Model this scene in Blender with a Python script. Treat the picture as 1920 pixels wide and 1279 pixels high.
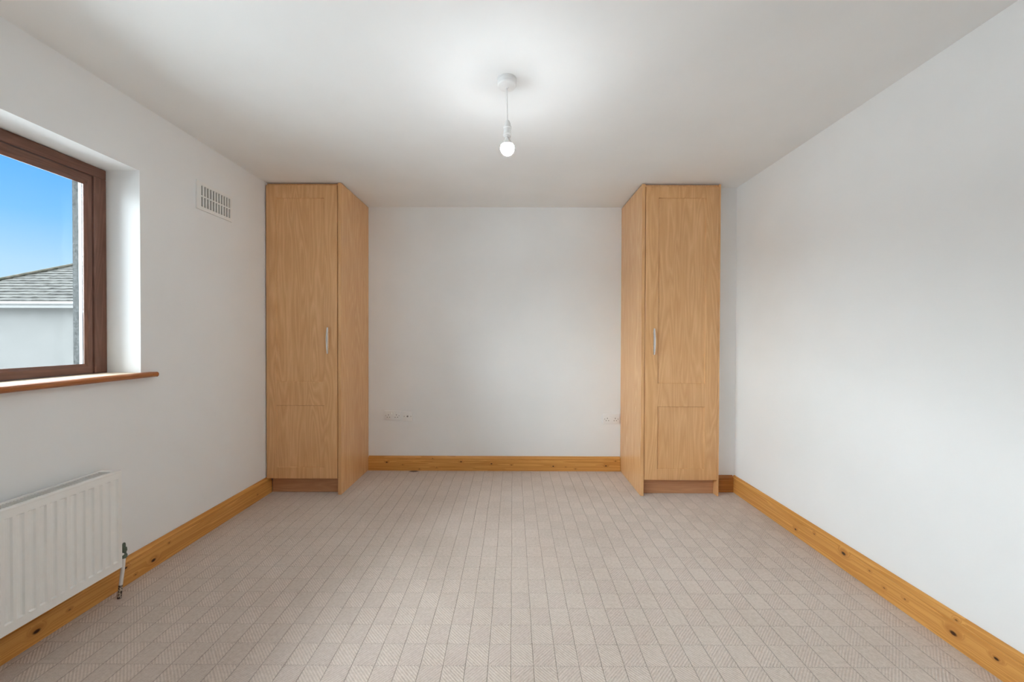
import bpy, bmesh, math, random
from mathutils import Vector, Matrix

random.seed(7)
for o in list(bpy.data.objects):
    bpy.data.objects.remove(o, do_unlink=True)
scene = bpy.context.scene
COL = scene.collection

# ------------------------------------------------------------------ camera
HC = 1.2161
PITCH, ROLL, YAW = 0.0092, 0.0032, -0.0019
cam_d = bpy.data.cameras.new('camera')
cam_d.sensor_width = 36.0
cam_d.lens = 36.0 * 720.0 / 1920.0
cam_d.clip_start = 0.02
cam_d.clip_end = 400
cam = bpy.data.objects.new('camera', cam_d)
COL.objects.link(cam)
fw = Vector((0, math.cos(PITCH), -math.sin(PITCH)))
up0 = Vector((0, math.sin(PITCH), math.cos(PITCH)))
rt0 = Vector((1, 0, 0))
rt = rt0 * math.cos(ROLL) + up0 * math.sin(ROLL)
up = up0 * math.cos(ROLL) - rt0 * math.sin(ROLL)
M = Matrix.Rotation(-YAW, 3, 'Z')
rt, up, fw = M @ rt, M @ up, M @ fw
cam.matrix_world = Matrix(((rt.x, up.x, -fw.x, 0), (rt.y, up.y, -fw.y, 0), (rt.z, up.z, -fw.z, HC), (0, 0, 0, 1)))
scene.camera = cam

# ------------------------------------------------------------------ sky, added daylight fill, exposure
world = bpy.data.worlds.new('sky')
scene.world = world
world.use_nodes = True
nt = world.node_tree
nt.nodes.clear()
w_out = nt.nodes.new('ShaderNodeOutputWorld')
w_bg = nt.nodes.new('ShaderNodeBackground')
w_tc = nt.nodes.new('ShaderNodeTexCoord')
w_sep = nt.nodes.new('ShaderNodeSeparateXYZ')
w_ramp = nt.nodes.new('ShaderNodeValToRGB')
nt.links.new(w_tc.outputs['Generated'], w_sep.inputs[0])
nt.links.new(w_sep.outputs['Z'], w_ramp.inputs[0])
nt.links.new(w_ramp.outputs[0], w_bg.inputs[0])
nt.links.new(w_bg.outputs[0], w_out.inputs[0])
cr = w_ramp.color_ramp
cr.elements[0].position = 0.0
cr.elements[0].color = (0.66, 0.82, 0.95, 1)
cr.elements[1].position = 1.0
cr.elements[1].color = (0.06, 0.30, 0.80, 1)
for p, c in ((0.12, (0.45, 0.70, 0.96)), (0.20, (0.22, 0.55, 0.97)), (0.29, (0.11, 0.44, 0.97)), (0.5, (0.07, 0.34, 0.88))):
    e = cr.elements.new(p)
    e.color = (*c, 1)
w_bg.inputs['Strength'].default_value = 1.0

FILL_LAMP_E = 40.5
fill_lamp_d = bpy.data.lights.new('daylight_fill', 'SUN')
fill_lamp_d.energy = FILL_LAMP_E
fill_lamp_d.angle = math.radians(115)  # wide disc added as soft daylight fill through the window; the sky is clear
fill_lamp_d.color = (0.885, 0.957, 1.0)
fill_lamp = bpy.data.objects.new('daylight_fill', fill_lamp_d)
COL.objects.link(fill_lamp)
fill_lamp.location = (-8, -2, 9)
sun_dir = Vector((0.46, 0.24, -0.855))          # the way the light travels
fill_lamp.rotation_euler = sun_dir.to_track_quat('-Z', 'Y').to_euler()  # direction of the added daylight fill
BULB_E = 240.0

vs = scene.view_settings
vs.view_transform = 'Standard'
vs.look = 'None'
vs.exposure = 0.22
vs.gamma = 1.0
vs.use_curve_mapping = False
scene.cycles.max_bounces = 12
scene.cycles.diffuse_bounces = 10
scene.cycles.glossy_bounces = 3
scene.cycles.transparent_max_bounces = 12

# ------------------------------------------------------------------ dimensions (metres)
H = 2.4
XL, XR = -1.90, 1.7625
YB, YF, YX = 3.5026, 2.9421, 3.0386
YN = -1.10                                   # wall behind the camera


# ------------------------------------------------------------------ helpers
def tag(o, label=None, cat=None, group=None, kind=None):
    if label: o['label'] = label
    if cat: o['category'] = cat
    if group: o['group'] = group
    if kind: o['kind'] = kind
    return o


def empty(name, loc, label=None, cat=None, group=None, kind=None):
    o = bpy.data.objects.new(name, None)
    o.location = loc
    o.empty_display_size = 0.1
    COL.objects.link(o)
    return tag(o, label, cat, group, kind)


def obj(name, bm, mat, parent=None, smooth=False, angle=35):
    """Link a bmesh given in world coordinates as one mesh object."""
    bmesh.ops.recalc_face_normals(bm, faces=bm.faces)
    me = bpy.data.meshes.new(name)
    bm.to_mesh(me)
    bm.free()
    for m in (mat if isinstance(mat, (list, tuple)) else [mat]):
        me.materials.append(m)
    o = bpy.data.objects.new(name, me)
    COL.objects.link(o)
    if smooth:
        for p in me.polygons: p.use_smooth = True
        me.set_sharp_from_angle(angle=math.radians(angle))
    if parent:
        o.parent = parent
        if parent.parent is None and parent.type == 'EMPTY':
            o.matrix_parent_inverse = Matrix.Translation(-parent.location)
    return o


def box(bm, x0, x1, y0, y1, z0, z1, bevel=0.0, seg=2):
    t = bmesh.new()
    vs_ = [t.verts.new((x, y, z)) for x in (x0, x1) for y in (y0, y1) for z in (z0, z1)]
    for f in ((0, 1, 3, 2), (4, 6, 7, 5), (0, 4, 5, 1), (2, 3, 7, 6), (0, 2, 6, 4), (1, 5, 7, 3)):
        t.faces.new([vs_[i] for i in f])
    bmesh.ops.recalc_face_normals(t, faces=t.faces)
    if bevel > 0:
        bmesh.ops.bevel(t, geom=list(t.edges), offset=bevel, segments=seg, affect='EDGES', profile=0.5)
    merge(bm, t)
    return bm


def merge(bm, t):
    me = bpy.data.meshes.new('tmp')
    t.to_mesh(me)
    t.free()
    bm.from_mesh(me)
    bpy.data.meshes.remove(me)


def B(x0, x1, y0, y1, z0, z1, bevel=0.0, seg=2):
    return box(bmesh.new(), x0, x1, y0, y1, z0, z1, bevel, seg)


def lathe(profile, center, axis='Z', seg=32, close=True):
    """profile: list of (radius, height) from one end to the other."""
    bm = bmesh.new()
    rings = []
    for r, h in profile:
        ring = []
        for i in range(seg):
            a = 2 * math.pi * i / seg
            c, s = r * math.cos(a), r * math.sin(a)
            v = {'Z': (c, s, h), 'Y': (c, h, s), 'X': (h, c, s)}[axis]
            ring.append(bm.verts.new(Vector(v) + Vector(center)))
        rings.append(ring)
    for a, b in zip(rings, rings[1:]):
        for i in range(seg):
            j = (i + 1) % seg
            bm.faces.new((a[i], a[j], b[j], b[i]))
    if close:
        bm.faces.new(rings[0])
        bm.faces.new(rings[-1][::-1])
    return bm


def tube(pts, rad, seg=12, flat=1.0):
    """A tube along pts; rad a number or a list."""
    bm = bmesh.new()
    pts = [Vector(p) for p in pts]
    rings = []
    n = len(pts)
    ref = Vector((1, 0, 0))
    for k, p in enumerate(pts):
        d = (pts[min(k + 1, n - 1)] - pts[max(k - 1, 0)]).normalized()
        if abs(d.dot(ref)) > 0.95:
            ref = Vector((0, 1, 0))
        u = (ref - d * ref.dot(d)).normalized()
        w = d.cross(u)
        r = rad[k] if isinstance(rad, (list, tuple)) else rad
        rings.append([bm.verts.new(p + u * r * math.cos(2 * math.pi * i / seg) + w * r * flat * math.sin(2 * math.pi * i / seg)) for i in range(seg)])
    for a, b in zip(rings, rings[1:]):
        for i in range(seg):
            j = (i + 1) % seg
            bm.faces.new((a[i], a[j], b[j], b[i]))
    bm.faces.new(rings[0])
    bm.faces.new(rings[-1][::-1])
    return bm


def prism(profile, p0, p1, inward, bm=None):
    """Extrude a (out, z) profile from p0 to p1; 'out' is measured along the inward unit vector."""
    bm = bm or bmesh.new()
    p0, p1, inward = Vector(p0), Vector(p1), Vector(inward)
    a = [bm.verts.new(p0 + inward * o_ + Vector((0, 0, z))) for o_, z in profile]
    b = [bm.verts.new(p1 + inward * o_ + Vector((0, 0, z))) for o_, z in profile]
    n = len(profile)
    for i in range(n):
        j = (i + 1) % n
        bm.faces.new((a[i], a[j], b[j], b[i]))
    bm.faces.new(a)
    bm.faces.new(b[::-1])
    return bm


# ------------------------------------------------------------------ material helpers
def srgb(r, g, b):
    f = lambda c: (c / 255 / 12.92) if c / 255 <= 0.04045 else ((c / 255 + 0.055) / 1.055) ** 2.4
    return (f(r), f(g), f(b), 1.0)


class NT:
    def __init__(self, name):
        self.m = bpy.data.materials.new(name)
        self.m.use_nodes = True
        self.t = self.m.node_tree
        self.p = self.t.nodes['Principled BSDF']

    def n(self, typ, **kw):
        nd = self.t.nodes.new('ShaderNode' + typ)
        for k, v in kw.items():
            setattr(nd, k, v)
        return nd

    def set(self, nd, **kw):
        for k, v in kw.items():
            nd.inputs[k].default_value = v
        return nd

    def link(self, a, b):
        self.t.links.new(a, b)

    def coords(self, scale=(1, 1, 1), kind='Object'):
        tc = self.n('TexCoord')
        mp = self.n('Mapping')
        mp.inputs['Scale'].default_value = scale
        self.link(tc.outputs[kind], mp.inputs[0])
        return mp.outputs[0]

    def noise(self, vec, scale, detail=4, rough=0.5, dist=0.0):
        nd = self.n('TexNoise')
        nd.inputs['Scale'].default_value = scale
        nd.inputs['Detail'].default_value = detail
        nd.inputs['Roughness'].default_value = rough
        nd.inputs['Distortion'].default_value = dist
        self.link(vec, nd.inputs['Vector'])
        return nd.outputs['Fac']

    def math(self, op, a, b=None, c=None, clamp=False):
        nd = self.n('Math', operation=op)
        nd.use_clamp = clamp
        for i, v in enumerate((a, b, c)):
            if v is None: continue
            if isinstance(v, (int, float)):
                nd.inputs[i].default_value = v
            else:
                self.link(v, nd.inputs[i])
        return nd.outputs[0]

    def ramp(self, fac, stops, interp='LINEAR'):
        nd = self.n('ValToRGB')
        r = nd.color_ramp
        r.interpolation = interp
        while len(r.elements) < len(stops):
            r.elements.new(0.5)
        for e, (p, c) in zip(r.elements, stops):
            e.position = p
            e.color = c
        self.link(fac, nd.inputs[0])
        return nd.outputs[0]

    def mix(self, fac, a, b, blend='MIX'):
        nd = self.n('MixRGB', blend_type=blend)
        for i, v in enumerate((fac, a, b)):
            if isinstance(v, (int, float)):
                nd.inputs[i].default_value = v
            elif isinstance(v, tuple):
                nd.inputs[i].default_value = v
            else:
                self.link(v, nd.inputs[i])
        return nd.outputs[0]

    def maprange(self, v, a, b, c=0.0, d=1.0, smooth=True):
        nd = self.n('MapRange')
        if smooth: nd.interpolation_type = 'SMOOTHSTEP'
        for i, x in enumerate((a, b, c, d)):
            nd.inputs[i + 1].default_value = x
        self.link(v, nd.inputs[0])
        return nd.outputs[0]

    def bump(self, h, strength=0.3, dist=0.001):
        nd = self.n('Bump')
        nd.inputs['Strength'].default_value = strength
        nd.inputs['Distance'].default_value = dist
        self.link(h, nd.inputs['Height'])
        self.link(nd.outputs[0], self.p.inputs['Normal'])

    def color(self, c):
        if isinstance(c, tuple):
            self.p.inputs['Base Color'].default_value = c
        else:
            self.link(c, self.p.inputs['Base Color'])

    def fin(self, rough=0.5, spec=0.5, metal=0.0, coat=0.0):
        self.p.inputs['Roughness'].default_value = rough
        self.p.inputs['Specular IOR Level'].default_value = spec
        self.p.inputs['Metallic'].default_value = metal
        self.p.inputs['Coat Weight'].default_value = coat
        return self.m


def paint(name, col, rough=0.85, spec=0.25, var=0.02, bump=0.0, scale=180):
    k = NT(name)
    v = k.coords()
    n1 = k.noise(v, 2.2, 3)
    lo = tuple(c * (1 - var) for c in col[:3]) + (1,)
    hi = tuple(min(1, c * (1 + var)) for c in col[:3]) + (1,)
    k.color(k.ramp(n1, [(0.3, lo), (0.7, hi)]))
    if bump:
        k.bump(k.noise(v, scale, 2), bump, 0.0006)
    return k.fin(rough, spec)


def plain(name, col, rough=0.5, spec=0.5, metal=0.0, var=0.04, scale=30):
    k = NT(name)
    v = k.coords()
    lo = tuple(c * (1 - var) for c in col[:3]) + (1,)
    hi = tuple(min(1, c * (1 + var)) for c in col[:3]) + (1,)
    k.color(k.ramp(k.noise(v, scale, 2), [(0.3, lo), (0.7, hi)]))
    return k.fin(rough, spec, metal)


def foil_wood(name, axis_scale, light=(236, 190, 139), dark=(212, 160, 107), rough=0.27):
    """Printed wood foil: contour lines of a stretched noise give the cathedral grain."""
    k = NT(name)
    v = k.coords(axis_scale)
    base = k.noise(v, 1.0, 2, 0.4, 0.3)
    rings = k.math('FRACT', k.math('MULTIPLY', base, 13.0))
    line = k.math('SUBTRACT', 1.0, k.math('MULTIPLY', k.math('ABSOLUTE', k.math('SUBTRACT', rings, 0.5)), 2.0))
    v2 = k.coords(tuple(a * 9 for a in axis_scale))
    fine = k.noise(v2, 1.0, 4, 0.6)
    v3 = k.coords(tuple(a * 0.6 for a in axis_scale))
    broad = k.noise(v3, 1.0, 2, 0.5)
    f = k.math('ADD', k.math('MULTIPLY', line, 0.28), k.math('ADD', k.math('MULTIPLY', fine, 0.42), k.math('MULTIPLY', broad, 0.35)))
    mid = tuple((a + b) / 2 for a, b in zip(light, dark))
    k.color(k.ramp(f, [(0.25, srgb(*light)), (0.5, srgb(*mid)), (0.85, srgb(*dark))]))
    k.bump(fine, 0.06, 0.0004)
    return k.fin(rough, 0.45)


def pine(name, along, knots, light=(228, 172, 98), dark=(194, 132, 62), rough=0.36):
    """Varnished pine board; along = 0 for a board running in X, 1 for Y; knots = (pos, height, size)."""
    k = NT(name)
    tc = k.n('TexCoord')
    sep = k.n('SeparateXYZ')
    k.link(tc.outputs['Object'], sep.inputs[0])
    L = sep.outputs[along]
    Z = sep.outputs[2]
    mask = None
    halo = None
    for pos, h, s in knots:
        dx = k.math('MULTIPLY', k.math('SUBTRACT', L, pos), 0.62)
        dz = k.math('SUBTRACT', Z, h)
        d = k.math('SQRT', k.math('ADD', k.math('MULTIPLY', dx, dx), k.math('MULTIPLY', dz, dz)))
        r = {1: 0.0035, 2: 0.0055, 3: 0.0085}[s]
        m1 = k.maprange(d, r * 0.5, r * 1.25, 1.0 if s > 1 else 0.65, 0.0)
        m2 = k.maprange(d, r, r * 4.0, 1.0, 0.0)
        mask = m1 if mask is None else k.math('MAXIMUM', mask, m1)
        halo = m2 if halo is None else k.math('MAXIMUM', halo, m2)
    cmb = k.n('CombineXYZ')
    k.link(k.math('MULTIPLY', L, 0.7), cmb.inputs[0])
    zz = k.math('MULTIPLY', Z, 24.0)
    if halo is not None:
        zz = k.math('ADD', zz, k.math('MULTIPLY', halo, 0.9))
    k.link(zz, cmb.inputs[1])
    base = k.noise(cmb.outputs[0], 1.0, 2, 0.4, 0.4)
    rings = k.math('FRACT', k.math('MULTIPLY', base, 7.0))
    cmb2 = k.n('CombineXYZ')
    k.link(k.math('MULTIPLY', L, 9.0), cmb2.inputs[0])
    k.link(k.math('MULTIPLY', Z, 420.0), cmb2.inputs[1])
    fine = k.noise(cmb2.outputs[0], 1.0, 3, 0.6)
    f = k.math('ADD', k.math('MULTIPLY', rings, 0.5), k.math('MULTIPLY', fine, 0.5))
    mid = tuple((a + b) / 2 for a, b in zip(light, dark))
    col = k.ramp(f, [(0.15, srgb(*light)), (0.5, srgb(*mid)), (0.9, srgb(*dark))])
    if halo is not None:
        col = k.mix(k.math('MULTIPLY', halo, 0.35), col, srgb(170, 104, 44))
        col = k.mix(mask, col, srgb(58, 30, 12))
    k.color(col)
    k.bump(fine, 0.05, 0.0004)
    return k.fin(rough, 0.4)


MAT = {}
MAT['wall'] = paint('wall_paint', (0.872, 0.886, 0.893, 1))
MAT['ceiling'] = paint('ceiling_paint', (0.893, 0.908, 0.915, 1))
MAT['white_gloss'] = plain('white_enamel', (0.90, 0.90, 0.88, 1), 0.35, 0.5, var=0.01)
MAT['white_plastic'] = plain('white_plastic', (0.88, 0.885, 0.885, 1), 0.4, 0.5, var=0.01)
MAT['vent_plastic'] = plain('vent_plastic', (0.89, 0.89, 0.875, 1), 0.5, 0.4, var=0.01)
MAT['vent_dark'] = plain('vent_slot_shade', (0.21, 0.21, 0.20, 1), 0.9, 0.2)  # dark sheet painted in for the shade inside the slots
MAT['dark_hole'] = plain('dark_hole', (0.10, 0.10, 0.10, 1), 0.9, 0.1)
MAT['grille_shadow'] = plain('grille_shade_core', (0.16, 0.145, 0.13, 1), 0.8, 0.2)  # core coloured dark for the shade beneath the top grille
MAT['gap'] = plain('dark_gap', (0.05, 0.035, 0.025, 1), 0.9, 0.1)
MAT['steel'] = plain('brushed_nickel', (0.82, 0.81, 0.79, 1), 0.24, 0.5, 1.0, var=0.05, scale=120)
MAT['screw'] = plain('screw_metal', (0.35, 0.34, 0.33, 1), 0.4, 0.5, 1.0)
MAT['valve'] = plain('verdigris_valve', (0.13, 0.17, 0.13, 1), 0.6, 0.3, 0.0, var=0.35, scale=60)
MAT['bare_pipe'] = None
MAT['foil_v'] = foil_wood('wood_foil_vertical', (9.0, 9.0, 0.75))
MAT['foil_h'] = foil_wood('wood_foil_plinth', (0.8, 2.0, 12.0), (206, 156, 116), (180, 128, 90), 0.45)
MAT['frame_brown'] = foil_wood('brown_window_timber', (14, 1.2, 14), (134, 94, 78), (102, 68, 54), 0.35)
MAT['frame_brown_v'] = foil_wood('brown_window_timber_upright', (14, 14, 1.2), (134, 94, 78), (102, 68, 54), 0.35)
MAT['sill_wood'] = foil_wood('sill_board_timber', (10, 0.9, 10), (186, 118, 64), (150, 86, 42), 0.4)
MAT['board_glare'] = foil_wood('board_top_glare', (10, 0.9, 10), (240, 226, 204), (226, 206, 180), 0.6)  # blown-out daylight on the board top, put into its colour
MAT['white_upvc'] = plain('pale_grey_outer_bead', (0.17, 0.172, 0.18, 1), 0.4, 0.5, var=0.01)
MAT['pipe_white'] = plain('painted_pipe', (0.80, 0.77, 0.74, 1), 0.4, 0.5, var=0.05)
k = NT('chipped_pipe')
v = k.coords()
k.color(k.ramp(k.noise(v, 120, 3), [(0.46, srgb(60, 45, 38)), (0.54, srgb(190, 176, 160))]))
MAT['bare_pipe'] = k.fin(0.5, 0.4)

KN_R = [(2.353, 0.042, 2), (2.207, 0.088, 1), (2.011, 0.086, 3), (1.864, 0.084, 1), (1.79, 0.049, 1), (1.695, 0.061, 1), (1.508, 0.054, 3), (1.373, 0.066, 2), (1.5, 0.112, 1)]
KN_L = [(1.505, 0.047, 3), (1.618, 0.053, 1), (1.999, 0.042, 3), (1.854, 0.088, 2), (1.903, 0.026, 1), (2.091, 0.084, 1), (2.82, 0.051, 1)]
KN_B = [(-1.143, 0.076, 2), (-0.998, 0.055, 1), (-0.845, 0.016, 1), (-0.688, 0.031, 1), (-0.467, 0.084, 2), (-0.19, 0.066, 2), (-0.007, 0.056, 1), (0.372, 0.046, 2), (0.486, 0.04, 1), (0.574, 0.021, 1), (0.851, 0.051, 2), (-0.726, 0.113, 1), (0.938, 0.094, 1)]
MAT['pine_r'] = pine('varnished_pine_right', 1, KN_R)
MAT['pine_l'] = pine('varnished_pine_left', 1, KN_L)
MAT['pine_b'] = pine('varnished_pine_back', 0, KN_B)
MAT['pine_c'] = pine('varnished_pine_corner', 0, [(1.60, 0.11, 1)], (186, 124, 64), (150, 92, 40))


def carpet():
    k = NT('patterned_loop_carpet')
    tc = k.n('TexCoord')
    sep = k.n('SeparateXYZ')
    k.link(tc.outputs['Object'], sep.inputs[0])
    X, Y = sep.outputs[0], sep.outputs[1]
    # a little wander so that the woven lines are not ruler-straight
    wob = k.noise(tc.outputs['Object'], 2.5, 2)
    X = k.math('ADD', X, k.math('MULTIPLY', k.math('SUBTRACT', wob, 0.5), 0.010))
    PX, PY = 0.0841, 0.1015
    u = k.math('DIVIDE', k.math('ADD', X, 0.002), PX)
    w = k.math('DIVIDE', k.math('SUBTRACT', Y, 1.4101 - 30 * PY), PY)
    u = k.math('ADD', u, 60.0)
    fu, fw_ = k.math('FRACT', u), k.math('FRACT', w)
    iu, iw = k.math('FLOOR', u), k.math('FLOOR', w)
    par = k.math('MODULO', k.math('ADD', iu, iw), 2.0)
    par = k.math('GREATER_THAN', par, 0.5)
    rp = 0.0092
    a = k.math('DIVIDE', k.math('SUBTRACT', X, Y), rp)      # ribs along (+1, +1)
    b = k.math('DIVIDE', k.math('ADD', X, Y), rp)           # ribs along (+1, -1)
    sa = k.math('SINE', k.math('MULTIPLY', a, 2 * math.pi / 1.414))
    sb = k.math('SINE', k.math('MULTIPLY', b, 2 * math.pi / 1.414))
    mixn = k.n('Mix')
    k.link(par, mixn.inputs[0])
    k.link(sb, mixn.inputs[2])
    k.link(sa, mixn.inputs[3])
    ribs = k.math('MULTIPLY_ADD', mixn.outputs[0], 0.5, 0.5)
    # line grooves along the length of the room, and softer dotted cross rows
    du = k.math('ABSOLUTE', k.math('SUBTRACT', fu, 0.5))
    gl = k.maprange(du, 0.468, 0.498, 0.0, 1.0)
    dw = k.math('ABSOLUTE', k.math('SUBTRACT', fw_, 0.5))
    gr = k.maprange(dw, 0.47, 0.495, 0.0, 1.0)
    dots = k.math('MULTIPLY_ADD', k.math('SINE', k.math('MULTIPLY', X, 2 * math.pi / 0.0075)), 0.5, 0.5)
    gr = k.math('MULTIPLY', gr, k.math('MULTIPLY', dots, 0.7))
    fuzz = k.noise(tc.outputs['Object'], 260, 2, 0.7)
    speck = k.noise(tc.outputs['Object'], 75, 2, 0.6)
    broad = k.noise(tc.outputs['Object'], 1.6, 2, 0.6)
    hgt = k.math('ADD', k.math('MULTIPLY', ribs, 0.55), k.math('MULTIPLY', fuzz, 0.7))
    hgt = k.math('SUBTRACT', hgt, k.math('ADD', k.math('MULTIPLY', gl, 1.3), gr))
    k.bump(hgt, 0.75, 0.0022)
    f = k.math('ADD', k.math('MULTIPLY', speck, 0.4), k.math('ADD', k.math('MULTIPLY', fuzz, 0.3), k.math('MULTIPLY', broad, 0.3)))
    col = k.ramp(f, [(0.30, srgb(194, 178, 165)), (0.52, srgb(218, 204, 193)), (0.72, srgb(232, 220, 211))])
    # darker tone between the ribs and in the line grooves
    col = k.mix(k.math('MULTIPLY', k.math('SUBTRACT', 1.0, ribs), 0.21), col, srgb(120, 104, 88))
    col = k.mix(k.math('MULTIPLY', gl, 0.32), col, srgb(120, 106, 92))
    col = k.mix(k.math('MULTIPLY', gr, 0.35), col, srgb(120, 106, 92))
    alt = k.math('MULTIPLY', par, 0.045)
    col = k.mix(alt, col, srgb(110, 98, 88))
    # old wear patches and one dark stain by the skirting
    wear = k.noise(tc.outputs['Object'], 0.9, 2, 0.5, 0.5)
    col = k.mix(k.math('MULTIPLY', k.maprange(wear, 0.52, 0.72), 0.22), col, srgb(150, 134, 116))
    st = k.n('VectorMath', operation='DISTANCE')
    mp = k.n('Mapping')
    mp.inputs['Scale'].default_value = (0.55, 1.0, 0.0)
    k.link(tc.outputs['Object'], mp.inputs[0])
    k.link(mp.outputs[0], st.inputs[0])
    st.inputs[1].default_value = (-0.893 * 0.55, 3.47, 0)
    sd = k.math('ADD', st.outputs['Value'], k.math('MULTIPLY', speck, 0.02))
    col = k.mix(k.maprange(sd, 0.022, 0.04, 0.85, 0.0), col, srgb(70, 50, 40))
    k.color(col)
    k.p.inputs['Sheen Weight'].default_value = 0.15
    k.p.inputs['Sheen Roughness'].default_value = 0.6
    return k.fin(0.95, 0.1)


MAT['carpet'] = carpet()


def pebbledash(name, c0, c1, scale, bump=0.8, dist=0.006):
    k = NT(name)
    v = k.coords()
    n1 = k.noise(v, scale, 4, 0.7)
    k.color(k.ramp(n1, [(0.35, c0), (0.65, c1)]))
    if bump:
        k.bump(n1, bump, dist)
    return k.fin(0.95, 0.2)


MAT['dash'] = pebbledash('pebbledash_render', (0.022, 0.024, 0.024, 1), (0.060, 0.063, 0.062, 1), 60)
MAT['house_render'] = pebbledash('smooth_house_render', (0.084, 0.083, 0.080, 1), (0.092, 0.091, 0.088, 1), 1.5, 0.0, 0.01)
MAT['roof_tile'] = pebbledash('weathered_concrete_tile', (0.012, 0.0115, 0.010, 1), (0.040, 0.0395, 0.035, 1), 2.6, 0.6, 0.02)
MAT['roof_hip'] = pebbledash('mossy_hip_tile', (0.015, 0.016, 0.009, 1), (0.050, 0.042, 0.032, 1), 5.0, 0.8, 0.03)
MAT['roof_under'] = plain('roof_underlay', (0.03, 0.03, 0.03, 1), 0.9, 0.1)
MAT['fascia'] = plain('fascia_white', (0.13, 0.13, 0.127, 1), 0.6, 0.3)
MAT['bounce_ground'] = pebbledash('pale_bounce_ground', (0.46, 0.46, 0.45, 1), (0.54, 0.54, 0.53, 1), 8, 0.0, 0.02)  # unseen ground, made pale to bounce daylight up onto the ceiling

k = NT('window_glass')
tr = k.n('BsdfTransparent')
tr.inputs[0].default_value = (0.97, 0.985, 0.98, 1)
gl_ = k.n('BsdfGlossy')
gl_.inputs['Roughness'].default_value = 0.02
fr = k.n('Fresnel')
fr.inputs[0].default_value = 1.28
mx = k.n('MixShader')
k.link(fr.outputs[0], mx.inputs[0])
k.link(tr.outputs[0], mx.inputs[1])
k.link(gl_.outputs[0], mx.inputs[2])
k.link(mx.outputs[0], k.t.nodes['Material Output'].inputs[0])
MAT['glass'] = k.m

k = NT('lit_bulb')
k.color((0.95, 0.95, 0.93, 1))
k.p.inputs['Emission Color'].default_value = (0.90, 0.96, 1.0, 1)
k.p.inputs['Emission Strength'].default_value = BULB_E
MAT['bulb'] = k.fin(0.4)

# ------------------------------------------------------------------ the room shell
T = 0.12
obj('floor', B(XL - 0.02, XR + T, YN - T, YB + T, -0.05, 0.0), MAT['carpet'])['kind'] = 'structure'
obj('ceiling', B(-2.25, XR + T, YN - T, YB + T, H, H + 0.15), MAT['ceiling'])['kind'] = 'structure'
obj('wall_back', B(XL, XR + T, YB, YB + T, 0, H), MAT['wall'])['kind'] = 'structure'
obj('wall_right', B(XR, XR + T, YN, YB, 0, H), MAT['wall'])['kind'] = 'structure'
obj('wall_front', B(XL, XR + T, YN - T, YN, 0, H), MAT['wall'])['kind'] = 'structure'
obj('wall_corner', B(1.592, XR, YX, YB, 0, H), MAT['wall'])['kind'] = 'structure'

# left wall: plastered inner leaf with the window opening, dashed outer leaf
WY0, WY1, WZ0, WZ1 = 0.20, 1.957, 1.005, 2.058
XI = -2.085


def pierced(x0, x1, y0, y1, z0, z1, oy0, oy1, oz0, oz1):
    bm = bmesh.new()
    ys, zs = [y0, oy0, oy1, y1], [z0, oz0, oz1, z1]
    g = {(i, j, s): bm.verts.new((x, ys[i], zs[j])) for i in range(4) for j in range(4) for s, x in ((0, x0), (1, x1))}
    for i in range(3):
        for j in range(3):
            if (i, j) == (1, 1): continue
            for s in (0, 1):
                bm.faces.new((g[i, j, s], g[i + 1, j, s], g[i + 1, j + 1, s], g[i, j + 1, s]))
    def strip(cells):
        for a, b in zip(cells, cells[1:] + cells[:1]):
            bm.faces.new((g[(*a, 0)], g[(*b, 0)], g[(*b, 1)], g[(*a, 1)]))
    strip([(1, 1), (2, 1), (2, 2), (1, 2)])
    strip([(0, 0), (1, 0), (2, 0), (3, 0), (3, 1), (3, 2), (3, 3), (2, 3), (1, 3), (0, 3), (0, 2), (0, 1)])
    return bm


wl = obj('wall_left', pierced(XL, XI, YN - T, YB + T, 0, H, WY0, WY1, WZ0, WZ1), MAT['wall'])
wl['kind'] = 'structure'
obj('outer_leaf', pierced(XI, -2.221, YN - T, YB + T, -0.4, H, WY0 + 0.02, WY1 - 0.021, WZ0 - 0.02, WZ1 - 0.02), MAT['dash'], wl)

# ------------------------------------------------------------------ the window
win = empty('window_1', (-2.07, (WY0 + WY1) / 2, WZ0 + 0.025), 'brown timber window with clear glass in the left wall', None, None, 'structure')
XF = -2.07                 # room face of the frame
XO = -2.118                # outer face of the frame
zb, zt = 1.0325, 2.056     # frame bottom and top
fy0, fy1 = WY0 + 0.001, WY1 - 0.001
FJ = 0.058
obj('frame_head', B(XO, XF, fy0, fy1, zt - 0.050, zt, 0.003), MAT['frame_brown'], win)
obj('frame_bottom', B(XO, XF, fy0, fy1, WZ0 + 0.001, 1.0325, 0.001), MAT['frame_brown'], win)
obj('frame_jamb', B(XO, XF, fy1 - FJ, fy1, 1.033, zt - 0.050, 0.003), MAT['frame_brown_v'], win)
obj('frame_jamb', B(XO, XF, fy0, fy0 + FJ, 1.033, zt - 0.050, 0.003), MAT['frame_brown_v'], win)
# sash: its room face is a touch behind the frame, with a chamfer towards the glass
sy0, sy1, sz0, sz1 = fy0 + FJ + 0.004, fy1 - FJ - 0.004, 1.0345, zt - 0.054


SV, SR = 0.027, 0.046       # visible width of the stiles and of the rails


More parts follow.
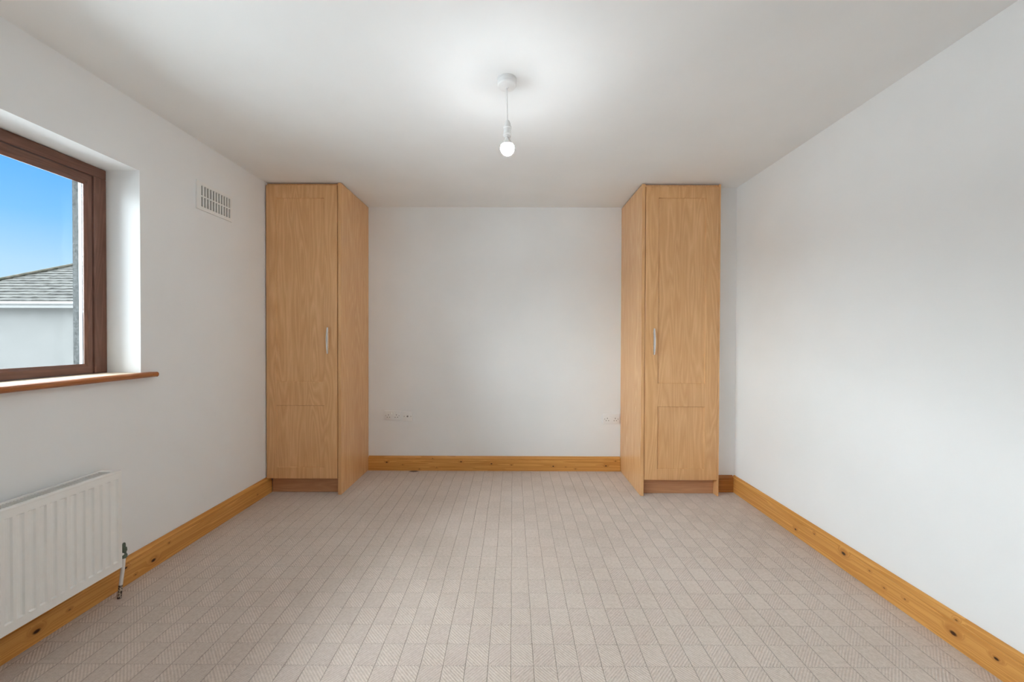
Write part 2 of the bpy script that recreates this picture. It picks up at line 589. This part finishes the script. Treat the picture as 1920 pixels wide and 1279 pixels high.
def sash_bar(name, p0, p1, inward, mat, wi, wl_):
    # profile across the bar: (distance in from the sash edge, X)
    prof = [(0.0, XF - 0.006), (0.70, XF - 0.006), (1.0, XF - 0.017), (1.0, -2.092), (0.0, -2.112)]
    bm = bmesh.new()
    p0, p1, iv = Vector(p0), Vector(p1), Vector(inward)
    ln = (p1 - p0).normalized()
    a = [bm.verts.new(Vector((x, 0, 0)) + p0 + iv * d * wi + ln * d * wl_) for d, x in prof]
    b = [bm.verts.new(Vector((x, 0, 0)) + p1 + iv * d * wi - ln * d * wl_) for d, x in prof]
    n = len(prof)
    for i in range(n):
        j = (i + 1) % n
        bm.faces.new((a[i], a[j], b[j], b[i]))
    bm.faces.new(a)
    bm.faces.new(b[::-1])
    return obj(name, bm, mat, win)


sash_bar('sash_stile', (0, sy1, sz0), (0, sy1, sz1), (0, -1, 0), MAT['frame_brown_v'], SV, SR)
sash_bar('sash_stile', (0, sy0, sz0), (0, sy0, sz1), (0, 1, 0), MAT['frame_brown_v'], SV, SR)
sash_bar('sash_rail', (0, sy0, sz1), (0, sy1, sz1), (0, 0, -1), MAT['frame_brown'], SR, SV)
sash_bar('sash_rail', (0, sy0, sz0), (0, sy1, sz0), (0, 0, 1), MAT['frame_brown'], SR, SV)
obj('glass_pane', B(-2.100, -2.094, sy0 + SV - 0.006, sy1 - SV + 0.006, sz0 + SR - 0.006, sz1 - SR + 0.006), MAT['glass'], win)
# pale outer bead around the glass
by0, by1, bz0, bz1 = sy0 + 0.002, sy1 - 0.002, sz0 + 0.004, sz1 - 0.004
BW = 0.020
obj('outer_bead', B(-2.119, -2.1015, by1 - BW, by1, bz0, bz1, 0.002), MAT['white_upvc'], win)
obj('outer_bead', B(-2.119, -2.1015, by0, by0 + BW, bz0, bz1, 0.002), MAT['white_upvc'], win)
obj('outer_bead', B(-2.119, -2.1015, by0 + BW, by1 - BW, bz1 - BW, bz1, 0.002), MAT['white_upvc'], win)
obj('outer_bead', B(-2.119, -2.1015, by0 + BW, by1 - BW, bz0, bz0 + BW, 0.002), MAT['white_upvc'], win)
# window board with a bull-nosed front edge; its horn runs past the opening
obj('window_board', B(-2.069, XL, fy0, fy1, WZ0 + 0.001, 1.0305), MAT['board_glare'], win)['label'] = 'window board, its top coloured pale for strong daylight'
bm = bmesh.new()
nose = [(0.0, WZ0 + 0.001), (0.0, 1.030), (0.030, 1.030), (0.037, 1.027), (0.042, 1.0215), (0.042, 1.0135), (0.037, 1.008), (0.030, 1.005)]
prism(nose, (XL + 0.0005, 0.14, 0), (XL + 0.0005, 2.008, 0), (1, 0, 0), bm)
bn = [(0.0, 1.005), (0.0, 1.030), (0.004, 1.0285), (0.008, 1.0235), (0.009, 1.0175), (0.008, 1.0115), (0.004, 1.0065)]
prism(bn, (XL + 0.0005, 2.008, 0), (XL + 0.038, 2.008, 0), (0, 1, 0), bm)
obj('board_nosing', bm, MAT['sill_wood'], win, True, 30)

# ------------------------------------------------------------------ skirting boards
SK = [(0.0, 0.0), (0.020, 0.0), (0.020, 0.094), (0.0165, 0.097), (0.0165, 0.1005), (0.0185, 0.104), (0.0185, 0.110), (0.0165, 0.116), (0.0125, 0.121), (0.009, 0.1275), (0.005, 0.1305), (0.0, 0.1305)]
e = 0.0005
tag(obj('baseboard_left', prism(SK, (XL + e, YN, 0.001), (XL + e, YF + 0.05, 0.001), (1, 0, 0)), MAT['pine_l']), kind='structure')
tag(obj('baseboard_right', prism(SK, (XR - e, YN, 0.001), (XR - e, YX, 0.001), (-1, 0, 0)), MAT['pine_r']), kind='structure')
tag(obj('baseboard_back', prism(SK, (-1.311, YB - e, 0.001), (0.982, YB - e, 0.001), (0, -1, 0)), MAT['pine_b']), kind='structure')
tag(obj('baseboard_corner', prism(SK, (1.594, YX - e, 0.001), (XR - 0.021, YX - e, 0.001), (0, -1, 0)), MAT['pine_c']), kind='structure')
tag(obj('baseboard_front', prism(SK, (XL + 0.03, YN + e, 0.001), (XR - 0.03, YN + e, 0.001), (0, 1, 0)), MAT['pine_b']), kind='structure')


# ------------------------------------------------------------------ wardrobes
def door_mesh(x0, x1, z0, z1, gx0, gx1, rows, y_front, thick=0.019):
    """A one-piece shaker door: flat frame, panels pressed in; front faces -Y."""
    bm = bmesh.new()
    xs = [x0, gx0, gx1, x1]
    zs = [z0] + [r for row in rows for r in row] + [z1]
    g = [[bm.verts.new((x, y_front, z)) for z in zs] for x in xs]
    panels = []
    for i in range(3):
        for j in range(len(zs) - 1):
            f = bm.faces.new((g[i][j], g[i + 1][j], g[i + 1][j + 1], g[i][j + 1]))
            if i == 1 and any(abs(zs[j] - r[0]) < 1e-6 for r in rows):
                panels.append(f)
    bmesh.ops.recalc_face_normals(bm, faces=bm.faces)
    if bm.faces[0].normal.y > 0:
        bmesh.ops.reverse_faces(bm, faces=bm.faces)
    # back and edges
    res = bmesh.ops.extrude_edge_only(bm, edges=[ed for ed in bm.edges if ed.is_boundary])
    vsn = [v for v in res['geom'] if isinstance(v, bmesh.types.BMVert)]
    for v in vsn: v.co.y += thick
    bd = [ed for ed in bm.edges if ed.is_boundary]
    bmesh.ops.contextual_create(bm, geom=bd)
    outer = [ed for ed in bm.edges if len(ed.link_faces) == 2 and abs(ed.verts[0].co.y - y_front) < 1e-6 and abs(ed.verts[1].co.y - y_front) < 1e-6 and abs(ed.link_faces[0].normal.dot(ed.link_faces[1].normal)) < 0.5]
    bmesh.ops.inset_individual(bm, faces=panels, thickness=0.006, depth=-0.008)
    outer = [ed for ed in outer if ed.is_valid]
    bmesh.ops.bevel(bm, geom=outer, offset=0.0035, segments=3, affect='EDGES', profile=0.5)
    return bm


def bow_handle(parent, x, z, y):
    """Flat bowed bar on two posts, standing off the door at y (room side is -Y)."""
    bm = bmesh.new()
    n = 18
    hl, wd, th = 0.100, 0.0105, 0.0040
    rings = []
    for i in range(n + 1):
        s = -1 + 2 * i / n
        zz = z + s * hl
        off = 0.016 + 0.010 * (1 - s * s)
        ww = wd * (0.72 + 0.28 * (1 - s * s))
        yy = y - off
        rings.append([bm.verts.new((x + a, yy + b, zz)) for a, b in ((-ww, th * 0.3), (-ww * 0.7, -th), (0, -th * 1.5), (ww * 0.7, -th), (ww, th * 0.3), (ww * 0.6, th), (-ww * 0.6, th))])
    for a, b in zip(rings, rings[1:]):
        for i in range(7):
            j = (i + 1) % 7
            bm.faces.new((a[i], a[j], b[j], b[i]))
    bm.faces.new(rings[0]); bm.faces.new(rings[-1][::-1])
    for s in (-1, 1):
        t = lathe([(0.0055, 0.0), (0.0042, -0.004), (0.0042, -0.024)], (x, y - 0.0003, z + s * 0.064), 'Y', 12)
        merge(bm, t)
    o = obj('handle', bm, MAT['steel'], parent, True, 40)
    o['label'] = 'brushed nickel bow handle'
    return o


YDOOR = YF - 0.002
YBK = YB - 0.003
# left wardrobe
wd = empty('wardrobe', (-1.6, YF + 0.27, 0.001), 'narrow beech-effect wardrobe in the left corner, beside the air vent and window wall', 'wardrobe', 'pair of fitted wardrobes')
lx0, lx1 = XL + 0.002, -1.315
obj('side_panel', B(lx1 - 0.025, lx1, YF, YBK, 0.001, H - 0.006, 0.0012), MAT['foil_v'], wd)
obj('side_panel', B(lx0 + 0.003, lx0 + 0.020, YF + 0.022, YBK, 0.134, H - 0.03, 0.001), MAT['foil_v'], wd)
d = obj('door', door_mesh(lx0 + 0.008, lx1 - 0.031, 0.125, 2.376, -1.815, -1.4455, [(0.212, 0.691), (0.870, 2.279)], YDOOR), MAT['foil_v'], wd, True, 25)
bow_handle(d, -1.4115, 1.188, YDOOR)
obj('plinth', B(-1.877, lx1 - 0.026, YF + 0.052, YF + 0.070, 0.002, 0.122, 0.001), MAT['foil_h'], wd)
obj('top_filler', B(lx0 + 0.003, lx1 - 0.026, YF + 0.024, YF + 0.042, 2.366, H - 0.005, 0.001), MAT['foil_v'], wd)
obj('bottom_shelf', B(lx0 + 0.021, lx1 - 0.026, YF + 0.024, YBK - 0.01, 0.123, 0.141), MAT['foil_v'], wd)
obj('back_panel', B(lx0 + 0.021, lx1 - 0.026, YBK - 0.008, YBK, 0.142, H - 0.03), MAT['foil_v'], wd)
# right wardrobe
wr = empty('wardrobe', (1.28, YF + 0.27, 0.001), 'narrow beech-effect wardrobe on the right side of the back wall, next to the boxed-out corner', 'wardrobe', 'pair of fitted wardrobes')
rx0, rx1 = 0.985, 1.5845
obj('side_panel', B(rx0, rx0 + 0.025, YF, YBK, 0.001, H - 0.010, 0.0012), MAT['foil_v'], wr)
obj('side_panel', B(rx1 - 0.013, rx1, YF, YBK, 0.001, H - 0.010, 0.001), MAT['foil_v'], wr)
d = obj('door', door_mesh(rx0 + 0.029, rx1 - 0.014, 0.124, 2.371, 1.110, 1.474, [(0.210, 0.690), (0.866, 2.286)], YDOOR), MAT['foil_v'], wr, True, 25)
bow_handle(d, 1.076, 1.188, YDOOR)
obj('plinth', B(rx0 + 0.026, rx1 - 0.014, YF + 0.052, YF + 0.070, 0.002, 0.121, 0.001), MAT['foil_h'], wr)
obj('top_filler', B(rx0 + 0.026, rx1 - 0.014, YF + 0.022, YF + 0.040, 2.360, H - 0.008, 0.001), MAT['foil_v'], wr)
obj('bottom_shelf', B(rx0 + 0.026, rx1 - 0.014, YF + 0.025, YBK - 0.01, 0.122, 0.140), MAT['foil_v'], wr)
obj('back_panel', B(rx0 + 0.026, rx1 - 0.014, YBK - 0.008, YBK, 0.141, H - 0.03), MAT['foil_v'], wr)

# ------------------------------------------------------------------ radiator
RY0, RY1 = 0.42, 1.742
RXF, RXB = -1.780, -1.868
RZ0, RZ1 = 0.160, 0.607
rad = empty('radiator', (-1.83, (RY0 + RY1) / 2, RZ0), 'white ribbed steel panel radiator on the left wall below the window', 'radiator')


def rad_front():
    bm = bmesh.new()
    P = 0.0334
    zs = [(RZ0, 0), (RZ0 + 0.002, 0), (0.195, 0), (0.199, 1), (0.30, 1), (0.45, 1), (0.568, 1), (0.572, 0), (0.600, 0)]
    ys = [(RY1 - 0.001, 0)]
    yy = RY1 - 0.016
    while yy - P > RY0 + 0.01:
        ys += [(yy, 0), (yy - 0.004, 0.75), (yy - 0.008, 1), (yy - 0.016, 1), (yy - 0.020, 0.75), (yy - 0.024, 0)]
        yy -= P
    ys.append((RY0 + 0.001, 0))
    g = [[bm.verts.new((RXF - 0.0075 * a * b - (0.003 if j == 0 else 0), y, z)) for j, (z, b) in enumerate(zs)] for y, a in ys]
    for i in range(len(ys) - 1):
        for j in range(len(zs) - 1):
            bm.faces.new((g[i][j], g[i + 1][j], g[i + 1][j + 1], g[i][j + 1]))
    bmesh.ops.recalc_face_normals(bm, faces=bm.faces)
    if sum(f.normal.x for f in bm.faces) < 0:
        bmesh.ops.reverse_faces(bm, faces=bm.faces)
    bmesh.ops.solidify(bm, geom=list(bm.faces), thickness=0.010)
    return bm


obj('front_panel', rad_front(), MAT['white_gloss'], rad, True, 22)
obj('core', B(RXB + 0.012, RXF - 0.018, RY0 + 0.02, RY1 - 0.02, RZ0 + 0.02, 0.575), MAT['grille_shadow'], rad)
obj('rear_panel', B(RXB, RXB + 0.010, RY0 + 0.003, RY1 - 0.003, RZ0 + 0.004, 0.598, 0.002), MAT['white_gloss'], rad)
for ys_ in (RY1, RY0):
    obj('side_cover', B(RXB + 0.002, RXF - 0.004, ys_ - 0.002, ys_ + 0.002, RZ0 + 0.015, RZ1 - 0.004, 0.001), MAT['white_gloss'], rad)
# top cover: front and rear lips, end strips, cross bars
bm = bmesh.new()
box(bm, RXF - 0.020, RXF + 0.001, RY0, RY1, 0.598, RZ1, 0.002)
box(bm, RXB, RXB + 0.010, RY0, RY1, 0.599, RZ1, 0.001)
box(bm, RXB + 0.008, RXF - 0.018, RY1 - 0.028, RY1, 0.599, RZ1 - 0.0005, 0.001)
box(bm, RXB + 0.008, RXF - 0.018, RY0, RY0 + 0.028, 0.599, RZ1 - 0.0005, 0.001)
obj('top_cover', bm, MAT['white_gloss'], rad)
bm = bmesh.new()
y = RY0 + 0.034
while y < RY1 - 0.030:
    box(bm, RXB + 0.009, RXF - 0.019, y, y + 0.0022, 0.590, 0.602)
    y += 0.0105
obj('top_grille', bm, MAT['white_gloss'], rad)
# valve and tail pipe at the near end of the panel
VX, VY = -1.838, 1.806
obj('inlet_tail', tube([(VX - 0.004, RY1 - 0.004, 0.186), (VX - 0.004, VY, 0.186)], 0.007), MAT['white_gloss'], rad, True)
vl = lathe([(0.003, 0.236), (0.0055, 0.233), (0.0065, 0.222), (0.006, 0.216), (0.0105, 0.211), (0.0115, 0.198), (0.009, 0.192), (0.0085, 0.184), (0.012, 0.178), (0.012, 0.167), (0.008, 0.162)], (VX - 0.004, VY + 0.004, 0.0), 'Z', 16)
obj('valve', vl, MAT['valve'], rad, True)['label'] = 'small dark green valve'
obj('pipe', tube([(VX - 0.004, VY + 0.003, 0.166), (-1.833, 1.795, 0.120), (-1.824, 1.776, 0.055)], 0.0075), MAT['pipe_white'], rad, True)
obj('pipe_end', tube([(-1.824, 1.776, 0.056), (-1.818, 1.764, 0.001)], 0.0078), MAT['bare_pipe'], rad, True)['label'] = 'chipped bare lower end of the pipe'
for yy in (RY0 + 0.25, RY1 - 0.25):
    obj('bracket', B(XL + 0.001, RXB + 0.002, yy, yy + 0.03, 0.25, 0.52), MAT['white_gloss'], rad)

# ------------------------------------------------------------------ wall vent
VY0, VY1, VZ0, VZ1 = 2.300, 2.590, 1.985, 2.156
vent = empty('air_vent', (XL, (VY0 + VY1) / 2, VZ0), 'white slotted plastic air vent high on the left wall', 'vent')
vb, vfr = XL + 0.0005, XL + 0.009
bm = bmesh.new()
ya, yb_, za, zb2 = VY0 + 0.034, VY1 - 0.018, VZ0 + 0.022, VZ1 - 0.022
box(bm, vb, vfr, VY0, ya, VZ0, VZ1, 0.0015)
box(bm, vb, vfr, yb_, VY1, VZ0, VZ1, 0.0015)
box(bm, vb, vfr, ya - 0.002, yb_ + 0.002, VZ0, za, 0.0015)
box(bm, vb, vfr, ya - 0.002, yb_ + 0.002, zb2, VZ1, 0.0015)
obj('frame', bm, MAT['vent_plastic'], vent)
obj('slot_shade_sheet', B(vb, vb + 0.001, ya, yb_, za, zb2), MAT['vent_dark'], vent)
obj('middle_bar', B(vb + 0.001, vfr - 0.001, ya, yb_, (za + zb2) / 2 - 0.004, (za + zb2) / 2 + 0.004), MAT['vent_plastic'], vent)
n = 11
st_ = 0.0100
sl_ = (yb_ - ya - (n - 1) * st_) / n       # slot width
slat_me = None
for i in range(1, n):
    yc = ya + (sl_ + st_) * i - st_ / 2
    if slat_me is None:
        s0 = obj('slat', B(vb + 0.001, vfr - 0.0005, yc - st_ / 2, yc + st_ / 2, za, zb2, 0.001), MAT['vent_plastic'], vent)
        slat_me, y_first = s0.data, yc
    else:
        s = s0.copy()
        COL.objects.link(s)
        s.location.y = yc - y_first


# ------------------------------------------------------------------ sockets
def double_socket(cx, cz, label):
    r = empty('double_socket', (cx, YB, cz - 0.044), label, 'socket', 'double power sockets on the back wall')
    w, h = 0.0745, 0.0435
    yb = YB - 0.0005
    plate = obj('faceplate', B(cx - w, cx + w, yb - 0.010, yb, cz - h, cz + h, 0.003), MAT['white_plastic'], r, True)
    for s in (-1, 1):
        ox = cx + s * 0.036
        obj('rocker_switch', B(cx + s * 0.011 - 0.006, cx + s * 0.011 + 0.006, yb - 0.0145, yb - 0.009, cz + 0.010, cz + 0.030, 0.0015), MAT['white_plastic'], r)
        obj('pin_hole', B(ox - 0.0025, ox + 0.0025, yb - 0.0106, yb - 0.0098, cz + 0.002, cz + 0.011), MAT['dark_hole'], r)
        for q in (-1, 1):
            obj('pin_hole', B(ox + q * 0.011 - 0.0040, ox + q * 0.011 + 0.0040, yb - 0.0106, yb - 0.0098, cz - 0.016, cz - 0.0115), MAT['dark_hole'], r)
        obj('screw', lathe([(0.0035, -0.0105), (0.0035, -0.0098)], (cx + s * 0.060, yb, cz), 'Y', 10), MAT['screw'], r)
    return r


double_socket(-1.0945, 0.500, 'white double power socket beside the left wardrobe, next to a single outlet plate')
double_socket(0.9005, 0.4755, 'white double power socket against the right wardrobe')
sg = empty('single_outlet', (-0.9565, YB, 0.448), 'small square white outlet plate with a round port, right of the left double socket', 'outlet')
cx, cz, yb = -0.9565, 0.492, YB - 0.0005
obj('faceplate', B(cx - 0.044, cx + 0.044, yb - 0.010, yb, cz - 0.0435, cz + 0.0435, 0.003), MAT['white_plastic'], sg, True)
obj('port', lathe([(0.0075, -0.0145), (0.0075, -0.0098)], (cx, yb, cz + 0.002), 'Y', 16), MAT['screw'], sg, True)
for s in (-1, 1):
    obj('screw', lathe([(0.0035, -0.0106), (0.0035, -0.0098)], (cx + s * 0.030, yb, cz + 0.002), 'Y', 10), MAT['screw'], sg)

# ------------------------------------------------------------------ pendant lamp
PX_, PY_ = -0.0305, 1.775
lamp = empty('pendant_lamp', (PX_, PY_, H), 'bare lit bulb hanging on a short white cord from the ceiling', 'lamp')
obj('ceiling_rose', lathe([(0.0, H - 0.0005), (0.0450, H - 0.0005), (0.0450, H - 0.006), (0.0432, H - 0.008), (0.0432, H - 0.026), (0.040, H - 0.031), (0.030, H - 0.034), (0.008, H - 0.0365), (0.006, H - 0.040), (0.0035, H - 0.0405)], (PX_, PY_, 0), 'Z', 48, False), MAT['white_plastic'], lamp, True, 30)
obj('cord', tube([(PX_, PY_, H - 0.038), (PX_ + 0.001, PY_, 2.30), (PX_ + 0.003, PY_, 2.206)], 0.0030, 10), MAT['white_plastic'], lamp, True)
LX = PX_ + 0.003
obj('lampholder', lathe([(0.0035, 2.214), (0.0090, 2.211), (0.0140, 2.198), (0.0160, 2.186), (0.0190, 2.184), (0.0195, 2.178), (0.0165, 2.175), (0.0178, 2.152), (0.0196, 2.150), (0.0196, 2.144), (0.0160, 2.142), (0.0150, 2.134), (0.012, 2.134)], (LX, PY_, 0), 'Z', 28), MAT['white_plastic'], lamp, True, 30)
BR, BZ = 0.0315, 2.0865
A0 = math.radians(68)              # the opaque collar ends here, the diffusing dome begins
prof = [(0.0115, 2.136), (0.0125, 2.128), (0.0165, 2.119), (BR * math.sin(A0) - 0.0005, BZ + BR * math.cos(A0) + 0.0015), (BR * math.sin(A0) - 0.004, BZ + BR * math.cos(A0) - 0.001)]
obj('bulb_collar', lathe(prof, (LX, PY_, 0), 'Z', 28), MAT['white_plastic'], lamp, True, 40)
prof = [(0.020, BZ + BR * math.cos(A0) + 0.0002)]
for i in range(21):
    a = A0 + (math.pi - A0) * i / 20.0
    prof.append((max(BR * math.sin(a), 0.0006), BZ + BR * math.cos(a)))
obj('bulb', lathe(prof, (LX, PY_, 0), 'Z', 24), MAT['bulb'], lamp, True, 60)['label'] = 'glowing white bulb'

# ------------------------------------------------------------------ picture hook
hk = bmesh.new()
box(hk, -0.174, -0.164, YB - 0.0035, YB - 0.0004, 1.772, 1.800, 0.001)
box(hk, -0.1715, -0.1665, YB - 0.012, YB - 0.003, 1.768, 1.773, 0.001)
box(hk, -0.1715, -0.1665, YB - 0.013, YB - 0.010, 1.768, 1.781, 0.001)
tag(obj('picture_hook', hk, MAT['white_plastic']), 'tiny white picture hook on the bare back wall', 'hook')

# ------------------------------------------------------------------ outside: unseen bounce surface and the neighbouring house
tag(obj('bounce_plane', B(-60, XR + 40, -40, 70, -0.45, -0.40), MAT['bounce_ground']), kind='structure')
EY, EZ, SL = 13.65, 2.45, 0.577
hx0, hx1 = -21.78, -10.8           # eaves corners
dep = 8.8
hr = 0.80                          # hip run in X per metre of run in Y
house = empty('house', ((hx0 + hx1) / 2, EY + dep / 2, -0.4), 'pale rendered bungalow with a grey hipped tile roof seen through the window', 'house')
obj('wall', B(hx0 + 0.35, hx1 - 0.35, EY + 0.35, EY + dep - 0.35, -0.4, 2.30), MAT['house_render'], house)
rise = SL * dep / 2
rx_ = hr * dep / 2
bm = bmesh.new()
c = [bm.verts.new(p) for p in ((hx0, EY, EZ - 0.05), (hx1, EY, EZ - 0.05), (hx1, EY + dep, EZ - 0.05), (hx0, EY + dep, EZ - 0.05), (hx0 + rx_, EY + dep / 2, EZ + rise - 0.05), (hx1 - rx_, EY + dep / 2, EZ + rise - 0.05))]
for f in ((0, 1, 5, 4), (1, 2, 5), (2, 3, 4, 5), (3, 0, 4), (3, 2, 1, 0)):
    bm.faces.new([c[i] for i in f])
obj('roof_deck', bm, MAT['roof_under'], house)
G = 0.232
nr = int(dep / 2 / G)


def course(a0, a1, b0, b1, ups):
    """A tile course from the lower edge a0-a1 to the upper edge b0-b1, with an uneven thick lower edge."""
    bm = bmesh.new()
    a0, a1, b0, b1 = map(Vector, (a0, a1, b0, b1))
    n_ = max(4, int((a1 - a0).length / 0.16))
    rows = [[], [], [], []]
    for i in range(n_ + 1):
        t = i / n_
        lo, hi = a0.lerp(a1, t), b0.lerp(b1, t)
        jit = random.uniform(-0.012, 0.014) + (0.012 if (i // 2) % 2 else 0)
        lo = lo - (hi - lo) * 0.10 * random.uniform(0.3, 1.2)
        rows[0].append(bm.verts.new(lo + Vector((0, 0, -0.005))))
        rows[1].append(bm.verts.new(lo + Vector((0, 0, 0.050 + jit))))
        rows[2].append(bm.verts.new(hi + Vector((0, 0, 0.012 + jit * 0.3))))
        rows[3].append(bm.verts.new(hi + Vector((0, 0, -0.02))))
    for r, s in ((0, 1), (1, 2), (2, 3), (3, 0)):
        for i in range(n_):
            bm.faces.new((rows[r][i], rows[r][i + 1], rows[s][i + 1], rows[s][i]))
    return bm


for kx in range(nr):
    d0, d1 = kx * G, (kx + 1) * G
    z0_, z1_ = EZ + SL * d0, EZ + SL * d1
    obj('tile_course', course((hx0 + hr * d0, EY + d0, z0_), (hx1 - hr * d0, EY + d0, z0_), (hx0 + hr * d1, EY + d1, z1_), (hx1 - hr * d1, EY + d1, z1_), 0), MAT['roof_tile'], house)
    obj('tile_course', course((hx0 + hr * d0, EY + dep - d0, z0_), (hx0 + hr * d0, EY + d0, z0_), (hx0 + hr * d1, EY + dep - d1, z1_), (hx0 + hr * d1, EY + d1, z1_), 0), MAT['roof_tile'], house)
    obj('tile_course', course((hx1 - hr * d0, EY + d0, z0_), (hx1 - hr * d0, EY + dep - d0, z0_), (hx1 - hr * d1, EY + d1, z1_), (hx1 - hr * d1, EY + dep - d1, z1_), 0), MAT['roof_tile'], house)


def ridge_line(p0, p1, name):
    p0, p1 = Vector(p0), Vector(p1)
    L_ = (p1 - p0).length
    m = max(2, int(L_ / 0.42))
    for i in range(m):
        a, b = p0.lerp(p1, i / m), p0.lerp(p1, (i + 1.06) / m)
        obj(name, tube([a + Vector((0, 0, -0.02)), b + Vector((0, 0, 0.0))], [0.115, 0.095], 10), MAT['roof_hip'], house, True)


apl, apr = (hx0 + rx_, EY + dep / 2, EZ + rise + 0.03), (hx1 - rx_, EY + dep / 2, EZ + rise + 0.03)
ridge_line((hx0, EY, EZ + 0.04), apl, 'hip_tile')
ridge_line((hx0, EY + dep, EZ + 0.04), apl, 'hip_tile')
ridge_line((hx1, EY, EZ + 0.04), apr, 'hip_tile')
ridge_line(apl, apr, 'ridge_tile')
obj('gutter', B(hx0 - 0.1, hx1 + 0.1, EY - 0.12, EY - 0.01, 2.345, 2.44, 0.03), MAT['fascia'], house, True)
obj('fascia_board', B(hx0, hx1, EY, EY + 0.03, 2.225, 2.41), MAT['fascia'], house)
obj('soffit', B(hx0, hx1, EY + 0.03, EY + 0.36, 2.225, 2.25), MAT['fascia'], house)
